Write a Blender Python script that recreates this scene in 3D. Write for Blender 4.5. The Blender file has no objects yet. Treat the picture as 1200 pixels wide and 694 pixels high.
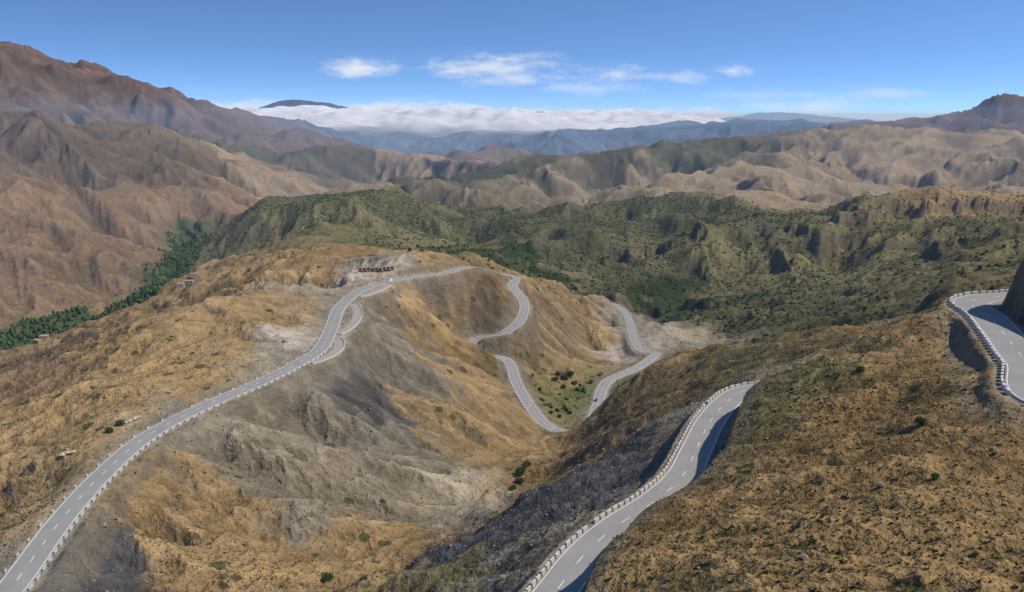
import bpy, math, numpy as np, time
from mathutils import Vector
T0=time.time()
rng=np.random.default_rng(7)
F=933.0; PITCH=math.radians(12.8); CP,SP=math.cos(PITCH),math.sin(PITCH)
def st(u,v):
    a=(u-600.0)/F; b=(v-347.0)/F
    den=CP-b*SP
    return a/den, -(SP+b*CP)/den
# ---------------------------------------------------------------- noise
def h2(ix,iy,seed):
    h=(ix.astype(np.int64)*374761393+iy.astype(np.int64)*668265263+seed*1442695041)&0xffffffff
    h=((h^(h>>13))*1274126177)&0xffffffff
    h=((h^(h>>16))*2246822519)&0xffffffff
    return ((h^(h>>15))&0xffffff)/float(0x1000000)
TAB=np.arange(1024)*2*np.pi/1024
CT,ST=np.cos(TAB),np.sin(TAB)
def perlin(x,y,seed=0):
    ix=np.floor(x);iy=np.floor(y);fx=x-ix;fy=y-iy
    u=fx*fx*fx*(fx*(fx*6-15)+10);v=fy*fy*fy*(fy*(fy*6-15)+10)
    def g(dx,dy):
        k=(h2(ix+dx,iy+dy,seed)*1024).astype(np.int32)
        return CT[k]*(fx-dx)+ST[k]*(fy-dy)
    a=g(0,0);b=g(1,0);c=g(0,1);d=g(1,1)
    return ((a+(b-a)*u)*(1-v)+(c+(d-c)*u)*v)*1.5
def fbm(x,y,oct=4,seed=0):
    r=0;a=1;n=0
    for k in range(oct):
        r=r+a*perlin(x*2**k,y*2**k,seed+k*17);n+=a;a*=.5
    return r/n
def sstep(a,b,x):
    t=np.clip((x-a)/(b-a),0,1);return t*t*(3-2*t)
def blur(A,k):
    for ax in (0,1):
        P=np.pad(A,[(k,k) if i==ax else (0,0) for i in (0,1)],mode='edge')
        C=np.cumsum(P,axis=ax);C=np.concatenate([np.zeros_like(np.take(C,[0],axis=ax)),C],axis=ax)
        n=A.shape[ax]
        A=(np.take(C,np.arange(2*k+1,2*k+1+n),axis=ax)-np.take(C,np.arange(0,n),axis=ax))/(2*k+1)
    return A
# ---------------------------------------------------------------- roads  (u,v,z)
def crom(P,step=1.0):
    P=[np.array(p,float) for p in P];out=[]
    P=[2*P[0]-P[1]]+P+[2*P[-1]-P[-2]]
    for i in range(1,len(P)-2):
        p0,p1,p2,p3=P[i-1:i+3];n=max(2,int(np.linalg.norm(p2-p1)/step*4))
        t=np.linspace(0,1,n,endpoint=False)[:,None]
        out.append(.5*((2*p1)+(-p0+p2)*t+(2*p0-5*p1+4*p2-p3)*t*t+(-p0+3*p1-3*p2+p3)*t**3))
    Q=np.vstack(out+[P[-2][None]])
    L=np.concatenate([[0],np.cumsum(np.linalg.norm(np.diff(Q[:,:2],axis=0),axis=1))])
    s=np.arange(0,L[-1],step)
    return np.stack([np.interp(s,L,Q[:,k]) for k in range(3)],1)
def frame(Q):
    t=np.gradient(Q[:,:2],axis=0);t/=np.linalg.norm(t,axis=1)[:,None]+1e-9
    return t,np.stack([-t[:,1],t[:,0]],1)
def rp(u,v,z):
    s,t=st(u,v);d=z/t;return (s*d,d,z)
roadL=[(-60,790,-111),(-20,730,-111.5),(20,680,-112),(62,622,-113),(90,588,-113),(118,558,-113.5),(160,520,-114),(200,495,-114.5),(250,471,-115),(300,450,-116),(345,428,-116.5),(375,409,-117),(388,385,-118),(400,358,-119),(430,337,-120.5),(480,325,-122),(520,320,-123),(546,313,-124)]
R={}
pl=[rp(*p) for p in roadL]+[(-29,680,-130),(-14,706,-139),(3,710,-144)]+[rp(*p) for p in [(601,336,-148),(614,355,-155),(610,375,-162),(590,390,-167),(562,396,-171)]]
pl+=[(-33,597,-173.5),(-34,587,-176),(-20,581,-178)]+[rp(*p) for p in [(595,423,-181),(606,450,-184),(624,480,-189),(642,499,-191),(667,507,-192),(690,499,-194),(700,476,-197),(705,457,-200),(713,446,-201)]]
pl+=[rp(725,440,-204),rp(752,428,-209)]+[rp(*p) for p in [(768,414,-212),(750,410,-213),(741,392,-215),(735,371,-217),(722,358,-218),(702,352,-219)]]+[(90,985,-221)]
R['valley']=(crom(pl),4.0,7.)
R['centre']=(crom([rp(*p) for p in [(614,760,-79),(636,716,-79.5),(658,685,-80),(687,648,-80),(724,616,-80),(770,586,-80),(800,558,-80),(817,525,-80),(832,495,-80),(853,470,-80),(878,457,-80)]]+[(88,230,-80),(98,228,-80)]),3.9,3.)
R['upper']=(crom([(150,120,-47.5)]+[rp(*p) for p in [(1262,478,-48.5),(1206,428,-49),(1180,396,-49),(1158,371,-49),(1138,357,-49),(1148,350,-49),(1185,347,-49)]]+[(160,222,-49.5)]),4.4,3.)
def near(Q,p): return int(np.argmin(np.hypot(Q[:,0]-p[0],Q[:,1]-p[1])))
QV=R['valley'][0];tv_,nv_=frame(QV)
for nm,pa,pb,off in (('layby_a',(384,392,-118),(405,354,-119),13),('layby_b',(412,347,-119.5),(452,331,-121),12),('layby_c',(352,424,-116.5),(384,397,-117.5),9)):
    i0=near(QV,rp(*pa));i1=near(QV,rp(*pb));k=np.arange(i0,i1+1,4);t=(k-i0)/(i1-i0)
    o=4.5+(off-4.5)*np.sin(np.pi*t)**.7
    R[nm]=(crom(np.column_stack([QV[k,:2]-nv_[k]*o[:,None],QV[k,2]-.06])),2.6,5.)
# ---------------------------------------------------------------- control points (u,v,d)
C=[(1200,690,75),(1000,690,80),(850,690,89),(760,690,98),(720,690,103),(1200,600,98),(1050,600,104),(900,600,114),(820,600,123),
(1200,520,118),(1050,520,132),(930,520,149),(885,520,158),(1200,485,126),(1120,450,150),(1000,450,172),(920,452,186),(882,465,185),
(1100,364,200),(1060,374,206),(1000,403,205),(940,425,203),(892,444,200),(868,484,178),(842,532,158),(775,584,135),(718,632,119),(688,677,107),
(1200,298,195),(1230,285,195),(1280,270,190),(1184,312,196),(1174,332,199),
(560,690,150),(500,690,165),(600,650,165),(480,657,185),(600,592,205),(700,532,215),(780,489,228),(812,475,235),(620,640,160),(720,565,192),(700,600,165),
(700,545,262),(600,605,245),(480,675,215),(780,500,275),
(400,690,205),(450,642,240),(520,612,275),(580,588,305),(612,562,330),(640,537,370),(655,526,410),
(660,542,330),(700,502,360),(675,522,400),(720,455,430),(760,427,430),(830,409,420),(900,396,410),(980,384,400),(1030,385,350),(800,450,340),(880,430,300),(760,480,320),(820,466,262),
(760,445,520),(850,435,520),(950,425,520),(1050,410,500),(950,400,300),
(100,665,198),(200,600,235),(200,690,197),(300,690,200),(300,600,245),(300,520,290),(400,600,255),(400,520,320),(450,560,300),(500,600,287),(500,520,350),(550,560,330),(450,450,420),(550,480,410),(600,510,425),(500,400,520),(560,430,500),(450,370,520),(520,345,615),(480,350,570),(545,380,590),(600,470,470),
(575,322,668),(590,332,676),(550,403,560),(570,412,556),(530,396,560),
(650,350,760),(640,400,660),(650,430,600),(680,380,760),(700,405,735),(655,470,520),(700,340,1000),(620,322,800),(660,335,880),(590,308,840),
(510,297,715),(470,301,730),(400,284,800),(360,290,790),(330,320,640),(350,335,530),(290,346,480),(230,353,450),(160,376,420),(100,402,400),(50,437,380),(0,480,340),
(300,400,400),(200,430,350),(100,480,300),(30,560,250),(330,380,430),(0,600,235),
(290,356,600),(350,350,610),(230,375,600),(160,405,560),(100,435,550),(50,425,640),(0,440,640),(130,375,760),(60,397,900),(0,405,1040),
(20,399,1080),(90,376,1200),(150,353,1350),(200,331,1530),(215,301,1800),(222,281,2000),(255,285,1950),(262,268,2200),
(200,345,1220),(250,325,1250),(300,305,1150),(240,300,1620),(330,281,1400),(365,267,1300),(430,283,1100),(510,290,1000),(400,300,950),
(0,370,1230),(50,350,1370),(0,300,1520),(100,312,1680),(100,280,1900),(0,240,2000),(100,230,2300),(180,260,2400),(200,220,2900),(0,180,2700),(100,180,3000),(200,195,3300),(280,225,3200),
(0,137,3400),(60,144,3500),(130,155,3600),(200,168,3700),(290,183,3900),(350,200,4000),(400,213,4100),
(0,165,4700),(200,190,5000),(350,215,4800),
(0,62,9000),(50,69,9200),(100,85,9500),(150,95,9800),(200,111,10000),(260,134,10500),(320,149,11000),(400,162,11500),(460,170,12000),(525,181,12500),
(0,100,7500),(100,125,8000),(200,145,8500),(300,165,9000),(400,180,10000),(450,192,9000),(350,187,7500),(0,128,6000),(150,152,6500),
(0,90,14000),(200,130,15000),(400,166,16000),
(340,184,6300),(380,176,6400),(430,182,6500),(470,198,6500),(480,212,5200),(540,216,4600),
(530,212,4200),(580,200,4300),(640,190,4400),(700,174,4500),(760,165,4600),(830,168,4700),(870,180,4700),(600,225,3500),(700,215,3600),(800,210,3700),(480,224,3400),
(650,200,6000),(750,185,6500),(850,190,6500),(560,193,7500),(600,187,7600),(640,190,7500),
(840,202,3900),(900,187,4200),(960,168,4600),(1010,155,4900),(1050,150,5000),(1100,158,5000),(1150,155,5000),(1200,163,5000),
(950,212,3600),(1050,190,3900),(1150,200,3700),(1200,190,4000),(900,225,3000),(1000,228,2900),(1100,222,3000),(1200,222,2800),(520,237,2900),(600,240,2900),(680,237,3000),(780,228,3000),
(1000,175,6500),(1100,175,6500),(1200,175,6500),
(1200,117,8500),(1150,129,8500),(1100,140,9000),(1060,144,9500),(1200,140,12000),(1100,150,12000),
(925,146,14000),(960,152,14000),(870,156,13500),(820,163,13000),(1010,155,14000),(780,155,16000),(750,163,15000),(700,171,12000),(600,174,13000),(640,169,15000),
(900,160,9000),(700,180,9000),(560,185,9000),
(0,150,22000),(200,158,22000),(400,162,22000),(600,162,22000),(800,160,22000),(1000,158,22000),(1200,158,22000),
(290,136,42000),(315,121,42000),(350,115,42000),(390,121,42000),(425,133,42000),(250,145,42000),(500,146,42000),(640,146,42000),(760,146,42000),(850,140,42000),(885,133,42000),(930,132,42000),(990,140,42000),(1100,146,42000),(0,146,42000),(1200,146,42000),
(350,130,36000),(350,130,50000),(900,142,36000),
(0,150,59000),(600,150,59000),(1200,150,59000),
(250,270,1950),(300,246,1900),(350,228,1900),(390,216,1950),(430,218,2000),(480,230,2050),(540,252,2000),
(568,261,1900),(600,252,1950),(650,243,2000),(700,240,2000),(760,243,1950),(800,234,2000),(870,240,1900),(930,238,1900),(1000,243,1800),(1060,234,1750),(1110,228,1700),(1150,233,1600),(1200,240,1500),
(450,270,1500),(520,285,1250),(400,255,1600),(330,262,1650),(560,297,1250),(600,305,1220),(640,300,1300),(580,290,1400),
(700,290,1450),(800,290,1400),(760,340,1050),(800,380,850),(760,382,900),(850,382,800),(900,350,950),(850,330,1100),(950,320,1000),(1000,360,750),(1050,330,850),(1100,330,700),(1150,300,800),(1100,280,1050),(1000,280,1250),(900,272,1450),(850,285,1300),(1080,352,500),(1170,325,480),(1200,300,520),(1200,270,900),
(400,245,2700),(550,265,2500),(700,258,2600),(900,255,2500),(1100,250,2300),(1200,255,2000)]
S=[];LD=[];TT=[]
def addc(s,d,t):
    S.append(s);LD.append(math.log(d));TT.append(t)
for (u,v,d) in C:
    s,t=st(u,v);addc(s,d,t)
    if u<=0: addc(s-.4,d,t*.98)
    if u>=1200: addc(s+.4,d,t)
for s,d,z in [(-1,30,-60),(0,30,-40),(1,30,-24),(0,60,-56),(-.5,60,-72),(.6,60,-44),(-.6,110,-98),(-.3,110,-96),(-1,150,-118),(0,95,-76),(1.05,80,-42)]:
    addc(s,d,z/d)
for k,(Q,hw,bl) in R.items():
    for q in Q[::14]:
        if q[1]>28 and abs(q[0]/q[1])<1.1: addc(q[0]/q[1],q[1],q[2]/q[1])
S=np.array(S);LD=np.array(LD);TT=np.array(TT)
keep=[]
for i in range(len(S)-1,-1,-1):
    if all((S[i]-S[j])**2+(LD[i]-LD[j])**2>1e-4 for j in keep): keep.append(i)
S=S[keep];LD=LD[keep];TT=TT[keep];n=len(S)
def kern(a,b,c,d): return np.sqrt((a-c)**2+(b-d)**2+3e-4)
A=np.zeros((n+3,n+3));A[:n,:n]=kern(S[:,None],LD[:,None],S[None],LD[None])
A[:n,:n]-=np.eye(n)*0.003
A[:n,n]=1;A[:n,n+1]=S;A[:n,n+2]=LD;A[n:,:n]=A[:n,n:].T
W=np.linalg.solve(A,np.concatenate([TT,[0,0,0]]))
cs=np.linspace(-1.1,1.1,340);cl=np.linspace(math.log(28),math.log(62000),480)
GT=np.zeros((len(cl),len(cs)))
for i,l in enumerate(cl):
    GT[i]=kern(cs[:,None],l,S[None],LD[None])@W[:n]+W[n]+W[n+1]*cs+W[n+2]*l
# ---------------------------------------------------------------- fine grid
ss=np.concatenate([np.linspace(-1.06,-.73,110,endpoint=False),np.linspace(-.73,.73,1250,endpoint=False),np.linspace(.73,1.06,111)])
ll=np.concatenate([np.linspace(math.log(30),math.log(1000),1000,endpoint=False),np.linspace(math.log(1000),math.log(60000),640)])
dd=np.exp(ll);NR,NC=len(dd),len(ss)
def bil(G,l,s):
    fi=(l-cl[0])/(cl[1]-cl[0]);fj=(s-cs[0])/(cs[1]-cs[0])
    i=np.clip(fi.astype(int),0,len(cl)-2);j=np.clip(fj.astype(int),0,len(cs)-2);a=fi-i;b=fj-j
    return G[i][:,j]*np.outer(1-a,1-b)+G[i+1][:,j]*np.outer(a,1-b)+G[i][:,j+1]*np.outer(1-a,b)+G[i+1][:,j+1]*np.outer(a,b)
Tg=bil(GT,ll,ss);Tg=blur(blur(Tg,3),3)
D=np.repeat(dd[:,None],NC,1);SS=np.repeat(ss[None],NR,0);X=SS*D;Y=D.copy()
Zb=Tg*D
i1=np.searchsorted(dd,650)
for lam,lo,hi,amp,sd in ((4200,9000,14000,.075,41),(2300,4200,7000,.06,42),(1250,2600,3600,.07,43),(620,1000,1500,.085,44),(330,800,1100,.06,45),(170,700,900,.05,46)):
    x=X[i1:]/lam;y=Y[i1:]/lam
    x2=x+.35*perlin(x*.9,y*.9,sd+100);y2=y+.35*perlin(x*.9+5,y*.9,sd+101)
    pp=perlin(x2,y2,sd);r=1-np.sqrt(pp*pp+.002)*2.2
    q=sstep(lo*.75,hi,D[i1:])*(1-sstep(9,22,D[i1:]/lam))
    if lam<400: q=q*sstep(-.3,.0,SS[i1:]+.0001*(D[i1:]-1800))
    Zb[i1:]+=(r-.45)*amp*lam*q*np.where(D[i1:]>30000,.3,1)
print('base',time.time()-T0,n)
RD=np.full((NR,NC),99.0);RZ=np.zeros((NR,NC));RH=np.full((NR,NC),4.0);RB=np.full((NR,NC),8.0)
RAD=30.0
for k,(Q,hw,bl) in R.items():
    for q in Q[::2]:
        if q[1]<32: continue
        i0,i1=np.searchsorted(dd,[q[1]-RAD,q[1]+RAD]);s0=q[0]/q[1];ws=RAD/q[1]*1.3
        j0,j1=np.searchsorted(ss,[s0-ws,s0+ws])
        if i1<=i0 or j1<=j0: continue
        r=np.hypot(X[i0:i1,j0:j1]-q[0],Y[i0:i1,j0:j1]-q[1]);m=r<RD[i0:i1,j0:j1]
        RD[i0:i1,j0:j1][m]=r[m];RZ[i0:i1,j0:j1][m]=q[2];RH[i0:i1,j0:j1][m]=hw;RB[i0:i1,j0:j1][m]=bl
def grads(Z):
    zs=np.gradient(Z,ss,axis=1);zd=np.gradient(Z,dd,axis=0)
    gx=zs/D;return gx,zd-SS*gx
gx,gy=grads(blur(Zb,6))
H=np.zeros_like(Zb);CAV=np.zeros_like(Zb)
rough=0.62+0.26*sstep(400,900,D)-.08*sstep(2500,5000,D)
lmask=(1-sstep(-.2,-.05,SS))*(1-sstep(900,1000,D))
rough=np.maximum(rough,.98*lmask)
lam=1500.0;seed=3
while lam>2.2:
    q=lam/D
    w=sstep(.005,.012,q)*(1-sstep(.15,.34,q))
    m=w>0.01
    if m.any():
        x=X[m]/lam;y=Y[m]/lam
        gxx=gx[m];gyy=gy[m];sl=np.hypot(gxx,gyy)+1e-6
        sx=-gyy/sl;sy=gxx/sl
        wx=x+.25*perlin(x*1.7,y*1.7,seed+5);wy=y+.25*perlin(x*1.7+9,y*1.7,seed+6)
        ix=np.floor(wx);iy=np.floor(wy);fx=wx-ix;fy=wy-iy
        ca=np.zeros_like(x);sa=np.zeros_like(x);sw=np.zeros_like(x)+1e-6
        for a in (-1,0,1):
            for b in (-1,0,1):
                ox=a+.2+.6*h2(ix+a,iy+b,seed);oy=b+.2+.6*h2(ix+a,iy+b,seed+1)
                rx=fx-ox;ry=fy-oy;r2=rx*rx+ry*ry
                ww=np.maximum(0,1-r2/1.7)**3
                ph=(rx*sx+ry*sy)*2*np.pi*1.05+6.28*h2(ix+a,iy+b,seed+2)*.6
                ca+=ww*np.cos(ph);sa+=ww*np.sin(ph);sw+=ww
        nrm=np.sqrt(ca*ca+sa*sa)+.27*sw
        c=ca/nrm;s_=sa/nrm
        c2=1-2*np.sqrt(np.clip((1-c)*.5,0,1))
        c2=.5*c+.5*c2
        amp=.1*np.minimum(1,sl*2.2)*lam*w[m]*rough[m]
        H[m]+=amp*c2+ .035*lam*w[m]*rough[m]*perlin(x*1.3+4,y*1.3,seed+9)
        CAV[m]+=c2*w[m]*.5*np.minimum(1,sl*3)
        k=amp/lam*2*np.pi*.75
        gx[m]+=-k*s_*sx;gy[m]+=-k*s_*sy
    lam/=1.9;seed+=11
for lam in (3.,1.4):
    q=lam/D;w=sstep(.004,.009,q);m=w>.01
    H[m]+=w[m]*lam*.1*perlin(X[m]/lam,Y[m]/lam,int(lam*10))
print('noise',time.time()-T0)
nf=sstep(RH+1,RH+22,RD)
Z=Zb+H*nf
led=sstep(-.02,.15,fbm(X/260,Y/260,3,501))*sstep(850,950,D)*(1-sstep(1700,1900,D))*sstep(.0,.1,SS)
hh=(Z+18*perlin(X/90,Y/90,502))/38.;fr=hh-np.floor(hh)
Z+=led*38*.55*(sstep(.55,.8,fr)-fr)*1.0
edge=RH+2.0
wr=1-sstep(edge,edge+RB+.3*RB*perlin(X/15,Y/15,77),RD)
Z=Z*(1-wr)+(RZ-.35)*wr+ (wr>0.01)*(wr<.99)*perlin(X/4,Y/4,5)*.6*(4*wr*(1-wr))
Tz=Z/D
def cast(u,v,dmin=30):
    s,t=st(u,v);j=int(np.argmin(abs(ss-s)));col=Tz[:,j]
    i=np.nonzero((col>=t)&(dd>dmin))[0]
    i=i[0] if len(i) else NR-1
    return s,dd[i],i,j
def ground(x,y):
    x=np.asarray(x,float);y=np.asarray(y,float)
    s=x/y;i=np.clip(np.searchsorted(dd,y)-1,0,NR-2);j=np.clip(np.searchsorted(ss,s)-1,0,NC-2)
    a=np.clip((y-dd[i])/(dd[i+1]-dd[i]),0,1);b=np.clip((s-ss[j])/(ss[j+1]-ss[j]),0,1)
    return Z[i,j]*(1-a)*(1-b)+Z[i+1,j]*a*(1-b)+Z[i,j+1]*(1-a)*b+Z[i+1,j+1]*a*b
# ---------------------------------------------------------------- colour zones (u,v,rgb,veg)
OC=(.26,.175,.083);OR=(.22,.146,.066);GT_=(.27,.225,.16);DK=(.082,.078,.074);SC=(.20,.167,.12);GR=(.15,.127,.06);LB=(.185,.122,.072);PU=(.115,.076,.062);BR=(.24,.178,.112);FO=(.032,.05,.02);DG=(.10,.096,.045);FAR_HAZE=(.07,.10,.15);LT=(.36,.30,.23);RK_SHADE=(.085,.065,.05);DF=(.078,.072,.042)
ZC=[(1000,600,OR,.1),(1150,600,OR,.1),(850,640,OR,.1),(1000,480,OR,.15),(1150,470,OR,.15),(950,450,GR,.3),(760,640,OR,.1),(1080,680,OR,.1),(1050,400,OC,.2),(1190,330,RK_SHADE,0),(1195,315,RK_SHADE,0),  # last two entries: cliff rock darkened, shade of its face painted in
(700,570,DK,0),(620,610,DK,0),(740,530,DK,0),(560,640,DK,0),(780,505,SC,0),(600,660,SC,0),(510,655,DK,0),(520,680,GR,.1),(640,630,SC,0),(450,675,OC,.2),
(800,440,OR,.3),(900,410,GR,.3),(720,480,OC,.2),(660,550,OR,.2),(950,395,OR,.3),
(350,520,SC,0),(430,470,DK,0),(300,540,SC,0),(400,560,SC,0),(470,540,SC,0),(500,490,OC,.05),(550,500,OC,.05),(480,420,SC,0),(540,440,OC,.05),(450,380,SC,0),(500,370,OC,0),(600,520,OC,.05),(420,490,DK,0),(520,580,GT_,0),(360,480,SC,0),(440,510,SC,0),
(200,640,OC,.2),(250,600,OC,.1),(330,650,OC,.1),(150,590,OR,.2),(230,670,OC,.2),(100,670,DK,0),(350,600,SC,0),(120,685,DK,0),(420,640,OC,.2),(250,540,SC,0),
(250,400,OC,.1),(200,430,OC,.1),(100,470,OC,.25),(50,520,OC,.1),(300,370,OC,.05),(330,405,SC,0),(345,400,LT,0),(330,430,GT_,0),(400,290,OR,.1),(350,300,OC,.1),(480,300,OC,0),(290,330,OC,.1),(150,400,OC,.2),(20,600,OC,.1),(440,322,LT,0),(470,316,GT_,0),
(560,350,(.13,.09,.05),.1),(530,330,OC,0),(640,350,OC,.25),(650,400,OC,.25),(660,450,(.08,.11,.035),.7),(640,440,OC,.1),(680,380,OC,.2),(720,410,LT,0),(725,385,GT_,0),(700,400,OC,0),(630,420,OC,.1),(590,430,(.14,.10,.05),.2),
(30,430,LB,.2),(80,400,LB,.3),(200,350,OC,.2),(250,310,OC,.2),(300,290,GR,.5),(370,270,GR,.3),(330,300,OC,.1),
(50,340,LB,.15),(0,300,LB,.15),(100,280,LB,.2),(50,230,LB,.2),(150,240,LB,.2),(100,180,(.125,.085,.055),.35),(200,190,(.125,.09,.055),.35),(30,160,(.115,.08,.055),.3),(250,220,LB,.25),(320,210,BR,.15),
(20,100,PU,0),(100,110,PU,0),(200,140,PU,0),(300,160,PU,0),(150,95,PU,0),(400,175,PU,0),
(400,190,DF,.3),(450,200,BR,.2),(350,195,DF,.2),
(620,200,DF,.6),(700,185,DF,.7),(780,175,DF,.7),(850,185,DF,.5),(560,210,DF,.4),(650,225,BR,.2),(750,215,BR,.2),
(850,210,BR,.1),(950,190,BR,.15),(1050,170,BR,.15),(1150,180,BR,.15),(1000,215,BR,.2),(1100,205,BR,.2),(900,225,BR,.2),
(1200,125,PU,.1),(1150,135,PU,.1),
(400,230,DG,.7),(350,240,DG,.7),(300,260,GR,.55),(450,250,DG,.7),(500,260,DG,.65),(420,265,GR,.5),(520,280,GR,.5),
(580,265,DG,.7),(600,303,FO,1),(620,300,FO,1),(570,300,FO,.9),(650,270,DG,.6),(700,250,DG,.7),(760,300,GR,.6),(700,300,DG,.6),(800,260,DG,.7),(760,345,FO,1),(800,365,FO,.9),(850,360,DG,.7),(850,310,GR,.5),(900,260,DG,.7),(950,300,GR,.5),(1000,260,GR,.55),(900,350,DG,.6),(1000,340,GR,.5),(1080,270,GR,.45),(1130,250,OC,.35),(1180,260,GR,.45),(1100,320,GR,.45),(1150,290,GR,.45),(950,370,DG,.6),(700,320,DG,.6),(650,315,GR,.5)]
zs=[];zl=[];zc=[]
for u,v,c,g in ZC:
    s,d,i,j=cast(u,v);zs.append(s);zl.append(math.log(d));zc.append(list(c)+[g])
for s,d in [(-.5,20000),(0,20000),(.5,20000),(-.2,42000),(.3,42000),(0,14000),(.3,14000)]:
    zs.append(s);zl.append(math.log(d));zc.append(list(FAR_HAZE)+[0])  # farthest ground tinted blue: distance haze painted into the terrain colour
zs=np.array(zs);zl=np.array(zl);zc=np.array(zc)
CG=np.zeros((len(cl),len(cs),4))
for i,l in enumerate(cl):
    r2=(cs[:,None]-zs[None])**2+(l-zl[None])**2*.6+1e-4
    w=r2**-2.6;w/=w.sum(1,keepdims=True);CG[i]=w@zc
LL=np.log(D)
n1=fbm(SS*18,LL*18,5,101);n2=fbm(SS*18+7,LL*18,5,131)
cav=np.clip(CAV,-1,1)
wl=LL+.09*n1;ws=SS+.065*n2+.016*cav
fi=np.clip((wl-cl[0])/(cl[1]-cl[0]),0,len(cl)-1.01);fj=np.clip((ws-cs[0])/(cs[1]-cs[0]),0,len(cs)-1.01)
ii=fi.astype(int);jj=fj.astype(int)
COL=CG[ii,jj];VEG=COL[...,3].copy();COL=COL[...,:3].copy()
oas=np.full((NR,NC),9.0)
vp=[cast(*p,dmin=700)[:2] for p in [(-60,420),(0,402),(40,392),(90,376),(130,362),(165,347),(190,335),(205,322),(212,305),(215,290),(225,278),(228,270)]]
for a,b in zip(vp[:-1],vp[1:]):
    for t in np.linspace(0,1,12):
        s=a[0]+(b[0]-a[0])*t;l=math.log(a[1])+(math.log(b[1])-math.log(a[1]))*t
        oas=np.minimum(oas,np.hypot(SS-s,(LL-l)*.8))
nO=fbm(X/70,Y/70,3,601)
om=(1-sstep(.012,.042,oas+.02*n1+.014*nO))*sstep(-.5,-.05,nO)
nA=fbm(X/60,Y/60,4,201);nB=fbm(X/400,Y/400,4,211);nC=fbm(X/9,Y/9,3,221)
gx2,gy2=grads(Z);slope=np.hypot(gx2,gy2)
far=sstep(700,2000,D)
v=1+.35*nA*(1-far)+.35*nB+.3*nC*(1-sstep(200,700,D))
COL*=np.clip(v,.5,1.5)[...,None]
rock=sstep(.8,1.25,slope+.3*nA)
rc=np.array([.125,.10,.072])
COL=COL*(1-.6*rock[...,None])+rc*(.6*rock[...,None])
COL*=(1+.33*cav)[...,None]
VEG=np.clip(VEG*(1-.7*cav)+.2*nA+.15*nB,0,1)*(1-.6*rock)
warm=fbm(X/130,Y/130,3,301)
COL[...,0]*=1+.08*warm;COL[...,2]*=1-.12*warm
sh=(1-sstep(RH+1.2,RH+3.+2*nC,RD))[...,None]
COL=COL*(1-sh*.8)+np.array([.26,.222,.168])*sh*.8
ct=(sstep(RH+2,RH+4,RD)*(1-sstep(RH+5,RH+11,RD)))[...,None]
COL=COL*(1-.5*ct)+np.array([.185,.155,.115])*.5*ct
COL=COL*(1-om[...,None])+np.array([.06,.08,.032])*om[...,None];VEG=np.maximum(VEG,om)
VEG*=sstep(RH+2,RH+8,RD)
COL=np.clip(COL,.01,.6)
print('col',time.time()-T0)
# ---------------------------------------------------------------- mesh helpers
def mk(name,V,Fc,mat=None,col=None,veg=None,smooth=False,mats=None,midx=None,parent=None):
    me=bpy.data.meshes.new(name);V=np.asarray(V,np.float32);Fc=np.asarray(Fc,np.int32)
    nf,k=Fc.shape
    me.vertices.add(len(V));me.vertices.foreach_set('co',V.ravel())
    me.loops.add(nf*k);me.loops.foreach_set('vertex_index',Fc.ravel())
    me.polygons.add(nf);me.polygons.foreach_set('loop_start',np.arange(0,nf*k,k,dtype=np.int32))
    try: me.polygons.foreach_set('loop_total',np.full(nf,k,np.int32))
    except Exception: pass
    me.update(calc_edges=True)
    me.polygons.foreach_set('use_smooth',np.full(nf,smooth))
    if col is not None:
        a=me.attributes.new('Col','FLOAT_COLOR','POINT')
        c=np.ones((len(V),4),np.float32);c[:,:3]=col
        if veg is not None:c[:,3]=veg
        a.data.foreach_set('color',c.ravel())
    ob=bpy.data.objects.new(name,me);bpy.context.scene.collection.objects.link(ob)
    if parent: ob.parent=parent
    if mat: me.materials.append(mat)
    if mats:
        for m in mats: me.materials.append(m)
        me.polygons.foreach_set('material_index',np.asarray(midx,np.int32))
    return ob
def newmat(name,rough=.9,spec=.15):
    m=bpy.data.materials.new(name);m.use_nodes=True;nt=m.node_tree
    b=nt.nodes['Principled BSDF'];b.inputs['Roughness'].default_value=rough
    b.inputs['Specular IOR Level'].default_value=spec
    return m,nt,b
def N(nt,t,**k):
    n=nt.nodes.new(t)
    for a,b in k.items(): setattr(n,a,b)
    return n
def math_(nt,op,a,b=None,c=None):
    n=N(nt,'ShaderNodeMath',operation=op)
    for i,x in enumerate((a,b,c)):
        if x is None: continue
        if hasattr(x,'node'): nt.links.new(x,n.inputs[i])
        else: n.inputs[i].default_value=x
    return n.outputs[0]
def noise(nt,vec,scale,detail=4,rough=.6):
    n=N(nt,'ShaderNodeTexNoise');n.inputs['Scale'].default_value=scale;n.inputs['Detail'].default_value=detail;n.inputs['Roughness'].default_value=rough
    nt.links.new(vec,n.inputs['Vector']);return n.outputs['Fac']
def mixc(nt,f,a,b,bt='MIX'):
    n=N(nt,'ShaderNodeMix',data_type='RGBA',blend_type=bt)
    for x,i in ((f,0),(a,6),(b,7)):
        if hasattr(x,'node'): nt.links.new(x,n.inputs[i])
        else: n.inputs[i].default_value=x
    return n.outputs[2]
def gray(nt,v):
    n=N(nt,'ShaderNodeCombineColor')
    for i in range(3): nt.links.new(v,n.inputs[i])
    return n.outputs[0]
def noisemat(name,a,b_,sc=1.,rough=.9,spec=.15):
    m,nt,b=newmat(name,rough,spec);P=N(nt,'ShaderNodeNewGeometry').outputs['Position']
    nt.links.new(mixc(nt,noise(nt,P,sc,4),tuple(a)+(1,),tuple(b_)+(1,)),b.inputs['Base Color']);return m
mt,nt,b=newmat('earth_and_rock')
at=N(nt,'ShaderNodeAttribute',attribute_name='Col');geo=N(nt,'ShaderNodeNewGeometry');P=geo.outputs['Position']
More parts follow.
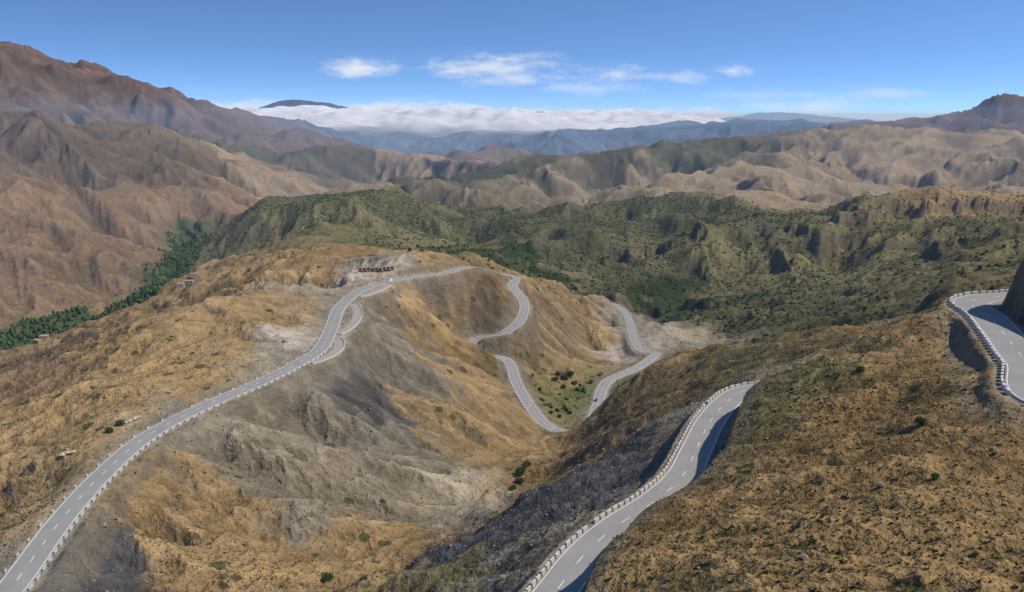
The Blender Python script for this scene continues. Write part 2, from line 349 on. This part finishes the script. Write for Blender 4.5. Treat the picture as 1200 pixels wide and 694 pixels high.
n1_=noise(nt,P,.9,4,.65);n2_=noise(nt,P,.12,5,.65);n3_=noise(nt,P,.012,4,.6)
m=math_(nt,'ADD',math_(nt,'ADD',math_(nt,'MULTIPLY',n1_,.95),math_(nt,'MULTIPLY',n2_,1.2)),math_(nt,'MULTIPLY',n3_,.5))
m=math_(nt,'SUBTRACT',m,.30)
c=mixc(nt,1.0,at.outputs['Color'],gray(nt,m),'MULTIPLY')
def dots(scale,rad):
    vo=N(nt,'ShaderNodeTexVoronoi');vo.inputs['Scale'].default_value=scale;nt.links.new(P,vo.inputs['Vector'])
    sep=N(nt,'ShaderNodeSeparateColor');nt.links.new(vo.outputs['Color'],sep.inputs[0])
    on=math_(nt,'LESS_THAN',sep.outputs[0],at.outputs['Alpha'])
    rr=math_(nt,'MULTIPLY_ADD',sep.outputs[1],rad,rad*.4)
    ds=math_(nt,'ADD',vo.outputs['Distance'],math_(nt,'MULTIPLY',math_(nt,'SUBTRACT',n1_,.5),.3))
    return math_(nt,'MULTIPLY',math_(nt,'LESS_THAN',ds,rr),on)
c=mixc(nt,math_(nt,'MULTIPLY',dots(.16,.32),.8),c,(.04,.05,.02,1))
c=mixc(nt,math_(nt,'MULTIPLY',dots(.45,.3),.55),c,(.065,.068,.03,1))
nt.links.new(c,b.inputs['Base Color'])
bm=N(nt,'ShaderNodeBump');bm.inputs['Strength'].default_value=1.;bm.inputs['Distance'].default_value=.9
nt.links.new(math_(nt,'ADD',n1_,math_(nt,'MULTIPLY',n2_,4.5)),bm.inputs['Height']);nt.links.new(bm.outputs[0],b.inputs['Normal'])
b.inputs['Specular IOR Level'].default_value=.0
idx=np.arange(NR*NC,dtype=np.int32).reshape(NR,NC)
Fq=np.stack([idx[:-1,:-1],idx[:-1,1:],idx[1:,1:],idx[1:,:-1]],-1).reshape(-1,4)
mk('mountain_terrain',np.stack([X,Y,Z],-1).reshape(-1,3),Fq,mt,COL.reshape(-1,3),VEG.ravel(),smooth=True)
print('terrain',time.time()-T0)
# ---------------------------------------------------------------- roads
ma,nt,b=newmat('worn_asphalt')
P=N(nt,'ShaderNodeNewGeometry').outputs['Position']
f=math_(nt,'ADD',math_(nt,'MULTIPLY',noise(nt,P,.15,4),.6),math_(nt,'MULTIPLY',noise(nt,P,3,3),.4))
nt.links.new(mixc(nt,f,(.15,.14,.13,1),(.33,.315,.285,1)),b.inputs['Base Color'])
mg=noisemat('gravel_layby',(.22,.19,.15),(.36,.32,.26),.6)
mw=noisemat('road_paint',(.5,.49,.47),(.8,.8,.78),2.)
ms=noisemat('whitewashed_stone',(.24,.21,.17),(.66,.61,.54),1.2)
def ribbon(Q,nrm,offs,zo):
    V=[];n=len(Q);k=len(offs)
    for o,z in zip(offs,zo):
        V.append(np.column_stack([Q[:,:2]+nrm*o,Q[:,2]+z]))
    V=np.stack(V,1).reshape(-1,3);i=np.arange(n*k).reshape(n,k)
    return V,np.stack([i[:-1,:-1],i[:-1,1:],i[1:,1:],i[1:,:-1]],-1).reshape(-1,4)
BOXF=[(0,1,3,2),(4,6,7,5),(0,4,5,1),(2,3,7,6),(1,5,7,3),(0,2,6,4)]
def blocks(Q,t,nrm,off,ln,gap,w,h,hv=.15):
    V=[];Fb=[];n=len(Q);base=0
    for a in np.arange(0,n-2,ln+gap):
        if rng.random()<.04: continue
        hh=h*(1+rng.uniform(-hv,hv))
        for x in (a,min(n-1,a+ln)):
            c0=[np.interp(x,np.arange(n),Q[:,q]) for q in range(3)];nn=nrm[int(x)]
            for o in (off-w/2,off+w/2):
                for z in (-.8,hh): V.append((c0[0]+nn[0]*o,c0[1]+nn[1]*o,c0[2]+z))
        Fb+=[tuple(q+base for q in f) for f in BOXF];base+=8
    return np.array(V),np.array(Fb)
for k,(Q,hw,bl) in R.items():
    t,nrm=frame(Q)
    if k.startswith('layby'):
        V,Fr=ribbon(Q,nrm,[-hw-.4,-hw,hw,hw+.6],[-.7,0,0,-.3]);mk('gravel_layby',V,Fr[:,::-1],mg)
        V,Fx=ribbon(Q,nrm,[-hw-.5,-hw-.5,-hw-.1,-hw-.1],[-1,.45,.45,-1]);mk('layby_wall',V,Fx[:,::-1],ms);continue
    V,Fr=ribbon(Q,nrm,[-hw-.5,-hw,-hw*.5,0,hw*.5,hw,hw+.5],[-.7,0,.05,.08,.05,0,-.7])
    mk('asphalt_road',V,Fr[:,::-1],ma)
    Vs=[];Fs=[];b0=0
    def add(V,Fx):
        global b0
        Vs.append(V);Fs.append(Fx+b0);b0+=len(V)
    lw=.1 if k=='valley' else .07
    for o in (-hw+.35,hw-.35): add(*ribbon(Q,nrm,[o-lw,o+lw],[.028,.028]))
    V,Fx=ribbon(Q,nrm,[-lw,lw],[.1,.1]);seg=np.arange(len(Fx));add(V,Fx[(seg%9)<3])
    mk('road_marking',np.vstack(Vs),np.vstack(Fs),mw)
    par={'centre':[(hw+.5,1.5,.6,.4,.6)],'upper':[(hw+.5,1.6,.7,.45,.65)],'valley':[(hw+.6,1.2,7,.3,.4)]}[k]
    for off,ln,gp,w,h in par:
        V,Fx=blocks(Q,t,nrm,off,ln,gp,w,h);mk('stone_parapet',V,Fx,ms)
    if k=='valley':
        a=near(Q,rp(378,404,-117));V,Fx=blocks(Q[:a],t[:a],nrm[:a],-hw-.6,2.2,2.2,.35,.4);mk('stone_parapet',V,Fx,ms)
        a=near(Q,rp(470,327,-122));V,Fx=blocks(Q[a:],t[a:],nrm[a:],-hw-.6,2.2,2.2,.35,.4);mk('stone_parapet',V,Fx,ms)
# ---------------------------------------------------------------- buildings
def boxes(name,bx,mat,M,parent):
    V=[];Fb=[];base=0
    for (x0,x1,y0,y1,z0,z1) in bx:
        for x in (x0,x1):
            for y in (y0,y1):
                for z in (z0,z1): V.append((x*M[3]-y*M[4],x*M[4]+y*M[3],z))
        Fb+=[tuple(q+base for q in f) for f in BOXF];base+=8
    return mk(name,V,Fb,mat,parent=parent)
mpl=[noisemat('adobe_plaster',(.26,.18,.12),(.36,.26,.18),1.5),noisemat('pale_plaster',(.42,.33,.27),(.55,.45,.38),1.5)]
mdk=noisemat('dark_opening',(.02,.02,.02),(.04,.035,.03),2.);mrf=noisemat('flat_roof',(.28,.22,.17),(.40,.32,.26),1.)
mdoor=noisemat('painted_door',(.05,.12,.2),(.08,.16,.25),3.);mcl=noisemat('rug_cloth',(.3,.05,.03),(.4,.22,.1),.7);mwd=noisemat('stall_wood',(.13,.09,.065),(.25,.17,.12),3.);mcn=noisemat('stall_canopy',(.30,.13,.09),(.42,.30,.24),.35)
def empty(name,loc):
    e=bpy.data.objects.new(name,None);bpy.context.scene.collection.objects.link(e);e.location=loc;return e
def house(u,v,W=8,L=6,Hh=3.2,ang=.3,mi=0,name='adobe_house',dmin=30):
    s,d,i,j=cast(u,v,dmin);x,y=s*d,d;z=float(ground(x,y))
    e=empty(name,(x,y,z));M=(x,y,z,math.cos(ang),math.sin(ang))
    boxes('walls',[(-W/2,W/2,-L/2,L/2,-2.5,Hh)],mpl[mi],M,e)
    p=.25;boxes('roof',[(-W/2-.15,W/2+.15,-L/2-.15,-L/2+p,Hh+.003,Hh+.5),(-W/2-.15,W/2+.15,L/2-p,L/2+.15,Hh+.003,Hh+.5),(-W/2-.15,-W/2+p,-L/2+p+.003,L/2-p-.003,Hh+.003,Hh+.5),(W/2-p,W/2+.15,-L/2+p+.003,L/2-p-.003,Hh+.003,Hh+.5),(-W/2+p+.01,W/2-p-.01,-L/2+p+.01,L/2-p-.01,Hh+.003,Hh+.12)],mrf,M,e)
    h1=min(2.2,Hh-.3);wb=[(-W*.35,-W*.35+1,-L/2-.04,-L/2+.1,h1-.9,h1),(W*.22,W*.22+1,-L/2-.04,-L/2+.1,h1-.9,h1),(W/2-.1,W/2+.04,-.5,.5,h1-.9,h1)]
    boxes('windows',wb,mdk,M,e)
    boxes('window_sills',[(a-.1,b_+.1,c-.1,c+.035,zz-.12,zz-.003) for a,b_,c,_,zz,_2 in wb[:2]],mrf,M,e)
    boxes('door',[(-.5,.5,-L/2-.04,-L/2+.1,0,min(2.1,Hh-.25))],mdoor,M,e)
for a in [(52,398,9,7,3.4,.3,0),(44,402,7,6,3.,-.2,0),(212,337,10,7,3.5,.1,1),(222,336,8,6,5.5,.2,0),(228,331,9,7,3.2,.4,0)]:
    house(*a,dmin=700)
A0=cast(420,319)[:2];B0=cast(462,317)[:2];x0,y0=A0[0]*A0[1],A0[1];y1=min(B0[1],A0[1]+25)
x1=B0[0]*y1;ang=math.atan2(y1-y0,x1-x0);Lr=math.hypot(x1-x0,y1-y0);nst=9
for k in range(nst):
    t=(k+.5)/nst;x=x0+(x1-x0)*t;y=y0+(y1-y0)*t;z=float(ground(x,y))+.1;w=Lr/nst*.78;hs_=2.9+.5*rng.random()
    M=(x,y,z,math.cos(ang),math.sin(ang));e=empty('souvenir_stall',(x,y,z))
    boxes('back_wall',[(-w/2,w/2,1.3,1.5,-1,hs_)],mpl[1],M,e)
    boxes('posts',[(a-.1,a+.1,b_-.1,b_+.1,-1,hs_-.003) for a in (-w/2+.15,w/2-.15) for b_ in (-1.4,1.15)],mwd,M,e)
    boxes('counter',[(-w/2+.4,w/2-.4,-1.2,-.6,-.8,.9)],mcl,M,e)
    boxes('canopy',[(-w/2-.15,w/2+.15,-1.7,1.6,hs_,hs_+.15)],mcn,M,e)
# ---------------------------------------------------------------- vehicles
mgl=noisemat('car_glass',(.02,.025,.03),(.04,.045,.05),1.,.1,.6);mty=noisemat('tyre_rubber',(.015,.015,.015),(.03,.03,.03),5.)
def car(k,i,col,side=1,van=False):
    Q=R[k][0];t,nrm=frame(Q);x,y=Q[i,:2]+nrm[i]*2.*side;z=Q[i,2]+.05;h=t[i]*side
    mp=newmat('car_paint',.35,.5)[0];mp.node_tree.nodes['Principled BSDF'].inputs['Base Color'].default_value=col+(1,)
    prof=[(-2.15,.35),(-2.15,.85),(-2.0,.95),(-1.75,1.0),(-1.45,1.42),(.35,1.46),(1.05,.98),(1.95,.85),(2.15,.65),(2.15,.35)] if not van else [(-2.5,.4),(-2.5,1.1),(-2.45,2.1),(-2.2,2.2),(1.3,2.2),(2.0,1.3),(2.5,1.1),(2.6,.8),(2.6,.4)]
    V=[];n=len(prof)
    def P_(a,b_,c):V.append((x+h[0]*a-h[1]*b_,y+h[1]*a+h[0]*b_,z+c));return len(V)-1
    top=max(p[1] for p in prof)
    rings=[]
    for sd in (-1,1):
        rings.append([P_(p[0],sd*(.88 if p[1]<1.05 else .70+.1*(van)),p[1]) for p in prof])
    faces=[]
    for q in range(n):
        q2=(q+1)%n;faces.append([rings[0][q],rings[0][q2],rings[1][q2],rings[1][q]])
    fm=[1 if (min(prof[q][1],prof[(q+1)%n][1])<top-.3 and max(prof[q][1],prof[(q+1)%n][1])>top-.1) else 0 for q in range(n)]
    faces+= [rings[0][::-1],rings[1]];fm+=[0,0]
    for sd in (-1,1):
        g=[(-1.35,1.03,.885),(.75,1.03,.885),(.3,1.36,.765),(-1.25,1.36,.765)] if not van else [(.2,1.3,.9),(1.6,1.3,.9),(1.2,1.95,.85),(.2,1.95,.85)]
        ids=[P_(a,sd*c_,b_) for a,b_,c_ in g];faces.append(ids if sd<0 else ids[::-1]);fm.append(1)
    for a in (-1.35,1.35):
        for sd in (-1,1):
            r1=[];r2=[]
            for q in range(14):
                th=q/14*6.283;r1.append(P_(a+.33*math.cos(th),sd*.66,.33+.33*math.sin(th)));r2.append(P_(a+.33*math.cos(th),sd*.92,.33+.33*math.sin(th)))
            for q in range(14): faces.append([r1[q],r1[(q+1)%14],r2[(q+1)%14],r2[q]]);fm.append(2)
            faces.append(r2);fm.append(2)
    m_=bpy.data.meshes.new('car');m_.from_pydata(V,[],faces);m_.update()
    for m0 in (mp,mgl,mty): m_.materials.append(m0)
    m_.polygons.foreach_set('material_index',fm)
    o=bpy.data.objects.new('delivery_van' if van else 'car',m_);bpy.context.scene.collection.objects.link(o)
car('valley',near(QV,rp(701,470,-198)),(.05,.05,.06),1)
car('valley',near(QV,rp(455,330,-121)),(.6,.6,.6),-1,True)
# ---------------------------------------------------------------- vegetation masses
ico_v=[];g=(1+5**.5)/2
for a in (-1,1):
    for c_ in (-g,g): ico_v+=[(0,a,c_),(a,c_,0),(c_,0,a)]
ico_v=np.array(ico_v)/math.hypot(1,g)
from itertools import combinations
ico_f=[]
for a,b_,c_ in combinations(range(12),3):
    if all(np.linalg.norm(ico_v[p]-ico_v[q])<1.1 for p,q in ((a,b_),(b_,c_),(a,c_))):
        nn=np.cross(ico_v[b_]-ico_v[a],ico_v[c_]-ico_v[a])
        ico_f.append((a,b_,c_) if nn@ico_v[a]>0 else (a,c_,b_))
ico_f=np.array(ico_f)
ml,nt,b=newmat('foliage',.9,.1);at=N(nt,'ShaderNodeAttribute',attribute_name='Col');nt.links.new(at.outputs['Color'],b.inputs['Base Color'])
def scatter(n,d0,d1,s0,s1,prob):
    y=np.sqrt(rng.uniform(d0*d0,d1*d1,n));s=rng.uniform(s0,s1,n);x=s*y
    i=np.clip(np.searchsorted(dd,y),0,NR-1);j=np.clip(np.searchsorted(ss,s),0,NC-1)
    k=rng.random(n)<prob(i,j)
    return x[k],y[k],i[k],j[k]
def blobs(name,x,y,r,hs,col,jit=.35,mat=None):
    n=len(x);z=ground(x,y)
    V=ico_v[None]*(1+rng.uniform(-jit,jit,(n,12,1)))*r[:,None,None]
    V[:,:,2]*=hs[:,None];V[:,:,2]+=(r*hs*.6)[:,None]
    V+=np.stack([x,y,z],1)[:,None]
    Fv=(ico_f[None]+(np.arange(n)*12)[:,None,None]).reshape(-1,3)
    cc=np.repeat(col[:,None],12,1)*rng.uniform(.7,1.3,(n,12,1))
    return mk(name,V.reshape(-1,3),Fv,mat or ml,cc.reshape(-1,3))
def colr(n,a,b):
    t=rng.random((n,1));return np.array(a)*(1-t)+np.array(b)*t
x,y,i,j=scatter(260000,450,2400,-.75,.75,lambda i,j:np.clip(VEG[i,j]-.3,0,1)**1.1*(RD[i,j]>9))
blobs('hillside_shrubs',x,y,.5+1.5*rng.random(len(x))**2.2,rng.uniform(.7,1.2,len(x)),colr(len(x),(.03,.045,.015),(.065,.078,.028)))
print('shrubs',len(x))
x,y,i,j=scatter(80000,900,2300,-.75,-.2,lambda i,j:om[i,j]**1.5*.45)
blobs('valley_tree_grove',x,y,rng.uniform(1.4,3.2,len(x)),rng.uniform(1.1,2.0,len(x)),colr(len(x),(.028,.052,.016),(.065,.10,.03)))
x,y,i,j=scatter(110000,55,420,-.78,.78,lambda i,j:(.3+.7*sstep(-.2,.4,nA[i,j]))*(RD[i,j]>RH[i,j]+2.5)*np.where(COL[i,j,0]<COL[i,j,2]*1.6,.08,1)*np.where(D[i,j]>230,.35,1))
n=len(x);print('tufts',n);z=ground(x,y);r=rng.uniform(.12,.40,n)*np.where(rng.random(n)<.06,1.8,1);K=9
a=rng.uniform(0,6.283,(n,K));el=rng.uniform(.25,1.2,(n,K))
dr=np.stack([np.cos(a)*np.cos(el),np.sin(a)*np.cos(el),np.sin(el)],-1)*r[:,None,None]
sd=np.stack([-np.sin(a),np.cos(a),np.zeros_like(a)],-1)*r[:,None,None]*.45
o=np.stack([x,y,z],1)[:,None]
V=np.stack([o+dr*.1-sd,o+dr*.1+sd,o+dr*rng.uniform(.8,1.3,(n,K,1))],2)
cc=colr(n,(.16,.115,.048),(.09,.088,.04))*rng.uniform(.55,1.15,(n,1));cc=np.repeat(cc[:,None],K*3,1)
mk('dry_grass_tufts',V.reshape(-1,3),np.arange(n*K*3).reshape(-1,3),ml,cc.reshape(-1,3))
bp=[(385,683,1.6),(612,556,2.2),(608,566,2.),(617,548,2.2),(1080,497,1.0),(1008,437,.9),(1097,562,.6),(655,440,2.5),(662,446,2.5),(668,440,2.5),(650,446,2.2),(673,452,2.2),(660,455,2.),(655,490,1.6),(668,486,1.6),(645,485,1.6),(600,575,1.6),(480,295,2.),(140,500,1.6),(128,508,1.5)]
Vb=[];Cb=[]
for (u,v_,r_) in bp:
    s,d,i,j=cast(u,v_);z0=float(ground(s*d,d));K=260
    for kk in range(3):
        cx=s*d+rng.uniform(-.6,.6)*r_;cy=d+rng.uniform(-.6,.6)*r_
        p=rng.normal(size=(K,3));p/=np.linalg.norm(p,axis=1)[:,None];p*=(rng.random((K,1))**.4)*r_*.8;p[:,2]=p[:,2]*.8+r_*.6
        p+=[cx,cy,z0];q=rng.normal(size=(K,2,3))*.16*r_
        Vb.append(np.stack([p,p+q[:,0],p+q[:,1]],1).reshape(-1,3));Cb.append(np.repeat(colr(K,(.035,.06,.018),(.07,.10,.03)),3,0))
Vb=np.vstack(Vb);mk('green_bushes',Vb,np.arange(len(Vb)).reshape(-1,3),ml,np.vstack(Cb))
mr=noisemat('rock',(.12,.095,.07),(.32,.26,.2),1.)
x,y,i,j=scatter(24000,55,500,-.78,.78,lambda i,j:(.15+.7*sstep(.6,1.1,slope[i,j]))*(RD[i,j]>RH[i,j]+1.5))
blobs('loose_rocks',x,y,rng.uniform(.08,.38,len(x))*(1+1.0*(rng.random(len(x))<.05)),rng.uniform(.5,.9,len(x)),colr(len(x),(.1,.1,.1),(.2,.2,.2)),.3,mr)
mpb=noisemat('pale_rock',(.32,.24,.19),(.5,.4,.33),1.5)
xx=[];yy_=[]
for u,v_ in [(146,497),(152,494),(158,492),(163,490),(74,535),(80,533),(86,531)]:
    s,d,i,j=cast(u,v_);xx.append(s*d);yy_.append(d)
blobs('pale_boulders',np.array(xx),np.array(yy_),rng.uniform(1.1,1.8,len(xx)),rng.uniform(.35,.6,len(xx)),colr(len(xx),(.2,.2,.2),(.2,.2,.2)),.3,mpb)
# ---------------------------------------------------------------- cloud bank over the plain
nx,ny=520,260
cx=np.linspace(-27000,21000,nx);cy=np.linspace(15500,40000,ny);CX,CY=np.meshgrid(cx,cy)
th=CX/CY
pr=sstep(15500,24000,CY+2500*fbm(CX/5000,CY/5000,3,701))
sidef=sstep(-.62,-.3,th)*(1-sstep(.16,.4,th+.05*fbm(CX/3000,CY/3000,3,702)))
bil_=0
for lam_,am in ((5200,.8),(2300,.55),(1000,.36),(450,.2)):
    bil_=bil_+am*(1-2*np.abs(perlin(CX/lam_,CY/lam_,int(lam_)))*1.3)
CZ=-620+(585+200*bil_-120*(th+.25)*2)*pr*sidef-150*(1-sidef)
al=np.clip(sstep(.05,.7,pr*sidef+.25*fbm(CX/1800,CY/1800,4,703))*.9,0,1)
mc,nt,b=newmat('cloud',1,0);nt.nodes.remove(b);at=N(nt,'ShaderNodeAttribute',attribute_name='Col')
df=N(nt,'ShaderNodeBsdfDiffuse');df.inputs[0].default_value=(.84,.87,.92,1);tl=N(nt,'ShaderNodeBsdfTranslucent');tl.inputs[0].default_value=(.84,.87,.92,1);tr=N(nt,'ShaderNodeBsdfTransparent')
m1=N(nt,'ShaderNodeMixShader');m1.inputs[0].default_value=.35;nt.links.new(df.outputs[0],m1.inputs[1]);nt.links.new(tl.outputs[0],m1.inputs[2])
m2=N(nt,'ShaderNodeMixShader');nt.links.new(at.outputs['Alpha'],m2.inputs[0]);nt.links.new(tr.outputs[0],m2.inputs[1]);nt.links.new(m1.outputs[0],m2.inputs[2]);nt.links.new(m2.outputs[0],nt.nodes['Material Output'].inputs[0])
idx=np.arange(nx*ny).reshape(ny,nx);Fq=np.stack([idx[:-1,:-1],idx[:-1,1:],idx[1:,1:],idx[1:,:-1]],-1).reshape(-1,4)
mk('cloud_bank',np.stack([CX,CY,CZ],-1).reshape(-1,3),Fq,mc,np.ones((nx*ny,3)),al.ravel(),smooth=True)
# ---------------------------------------------------------------- haze volume
bpy.ops.mesh.primitive_cube_add(size=1,location=(0,30000,-500));hz=bpy.context.object;hz.name='valley_haze_air';hz.scale=(140000,70000,1150)
hm=bpy.data.materials.new('haze');hm.use_nodes=True;nt=hm.node_tree;nt.nodes.clear()
vs=N(nt,'ShaderNodeVolumeScatter');vs.inputs['Color'].default_value=(.55,.75,1,1);vs.inputs['Density'].default_value=1/31000
o_=N(nt,'ShaderNodeOutputMaterial');nt.links.new(vs.outputs[0],o_.inputs['Volume']);hz.data.materials.append(hm)
# ---------------------------------------------------------------- world
SUN_EL,SUN_AZ=math.radians(50),math.radians(96)
sc=bpy.context.scene;w=bpy.data.worlds.new('World');sc.world=w;w.use_nodes=True;nt=w.node_tree;bg=nt.nodes['Background'];wo=nt.nodes['World Output']
tc=N(nt,'ShaderNodeTexCoord');sp=N(nt,'ShaderNodeSeparateXYZ');nt.links.new(tc.outputs['Generated'],sp.inputs[0])
cbs=N(nt,'ShaderNodeCombineXYZ');nt.links.new(sp.outputs[0],cbs.inputs[0]);nt.links.new(sp.outputs[1],cbs.inputs[1])
nt.links.new(math_(nt,'MULTIPLY_ADD',math_(nt,'MAXIMUM',sp.outputs[2],0.),3.6,.10),cbs.inputs[2])
nrmz=N(nt,'ShaderNodeVectorMath',operation='NORMALIZE');nt.links.new(cbs.outputs[0],nrmz.inputs[0])
sk=N(nt,'ShaderNodeTexSky',sky_type='NISHITA');sk.sun_disc=False;sk.sun_elevation=SUN_EL;sk.sun_rotation=SUN_AZ;sk.altitude=1200;sk.air_density=1.;sk.dust_density=.2;sk.ozone_density=1.5
nt.links.new(nrmz.outputs[0],sk.inputs[0])
nt.links.new(mixc(nt,1.,sk.outputs[0],(.86,1.1,1.36,1),'MULTIPLY'),bg.inputs[0]);bg.inputs[1].default_value=.145
yy=math_(nt,'MAXIMUM',sp.outputs[1],.05)
sv=math_(nt,'DIVIDE',sp.outputs[0],yy);tv=math_(nt,'DIVIDE',sp.outputs[2],yy)
cb=N(nt,'ShaderNodeCombineXYZ');nt.links.new(sv,cb.inputs[0]);nt.links.new(math_(nt,'MULTIPLY',tv,3.2),cb.inputs[1])
nz=noise(nt,cb.outputs[0],22,7,.62);nz0=noise(nt,cb.outputs[0],7,5,.6)
tot=None
for (u,v_,a_,b_,k_) in [(425,79,.055,.012,1),(575,78,.09,.016,.8),(600,92,.06,.011,.7),(715,87,.04,.012,.8),(860,83,.035,.007,.85),(800,90,.05,.008,.5),(690,103,.07,.009,.5),(1040,108,.06,.008,.4),(950,125,.09,.01,.6),(900,112,.08,.007,.35),(620,66,.06,.006,.35)]:
    s0,t0=st(u,v_)
    e=math_(nt,'SQRT',math_(nt,'ADD',math_(nt,'POWER',math_(nt,'ABSOLUTE',math_(nt,'DIVIDE',math_(nt,'SUBTRACT',sv,s0),a_)),2.),math_(nt,'POWER',math_(nt,'ABSOLUTE',math_(nt,'DIVIDE',math_(nt,'SUBTRACT',tv,t0),b_)),2.)))
    f=math_(nt,'SUBTRACT',math_(nt,'ADD',math_(nt,'MULTIPLY',nz,3.),-.6),e)
    mr_=N(nt,'ShaderNodeMapRange',interpolation_type='SMOOTHSTEP');nt.links.new(f,mr_.inputs[0]);mr_.inputs[1].default_value=-.3;mr_.inputs[2].default_value=1.;mr_.inputs[4].default_value=k_
    tot=mr_.outputs[0] if tot is None else math_(nt,'MAXIMUM',tot,mr_.outputs[0])
top=math_(nt,'ADD',math_(nt,'MULTIPLY',math_(nt,'SUBTRACT',nz0,.5),.04),math_(nt,'ADD',math_(nt,'MULTIPLY',math_(nt,'SUBTRACT',nz,.5),.03),.013))
top=math_(nt,'SUBTRACT',top,math_(nt,'MULTIPLY',math_(nt,'POWER',math_(nt,'ABSOLUTE',math_(nt,'ADD',sv,.2)),2.),.05))
f=math_(nt,'SUBTRACT',top,tv)
mr_=N(nt,'ShaderNodeMapRange',interpolation_type='SMOOTHSTEP');nt.links.new(f,mr_.inputs[0]);mr_.inputs[1].default_value=-.004;mr_.inputs[2].default_value=.008;mr_.inputs[4].default_value=.85
tot=math_(nt,'MAXIMUM',tot,mr_.outputs[0])
bg2=N(nt,'ShaderNodeBackground');bg2.inputs[0].default_value=(.76,.83,.93,1);bg2.inputs[1].default_value=1
mx=N(nt,'ShaderNodeMixShader');nt.links.new(tot,mx.inputs[0]);nt.links.new(bg.outputs[0],mx.inputs[1]);nt.links.new(bg2.outputs[0],mx.inputs[2]);nt.links.new(mx.outputs[0],wo.inputs[0])
sl=bpy.data.lights.new('sun','SUN');sl.energy=5;sl.angle=math.radians(.5);sl.color=(1,.94,.83);so=bpy.data.objects.new('sun',sl);sc.collection.objects.link(so)
dv=Vector((math.sin(SUN_AZ)*math.cos(SUN_EL),math.cos(SUN_AZ)*math.cos(SUN_EL),math.sin(SUN_EL)));so.rotation_euler=dv.to_track_quat('Z','Y').to_euler()
cam=bpy.data.cameras.new('camera');co=bpy.data.objects.new('camera',cam);sc.collection.objects.link(co);sc.camera=co
cam.sensor_width=36;cam.lens=F/1200*36;cam.clip_end=200000;cam.clip_start=.5
co.rotation_euler=(math.pi/2-PITCH,0,0)
sc.view_settings.view_transform='Standard';sc.view_settings.look='None';sc.view_settings.exposure=0
print('done',time.time()-T0)
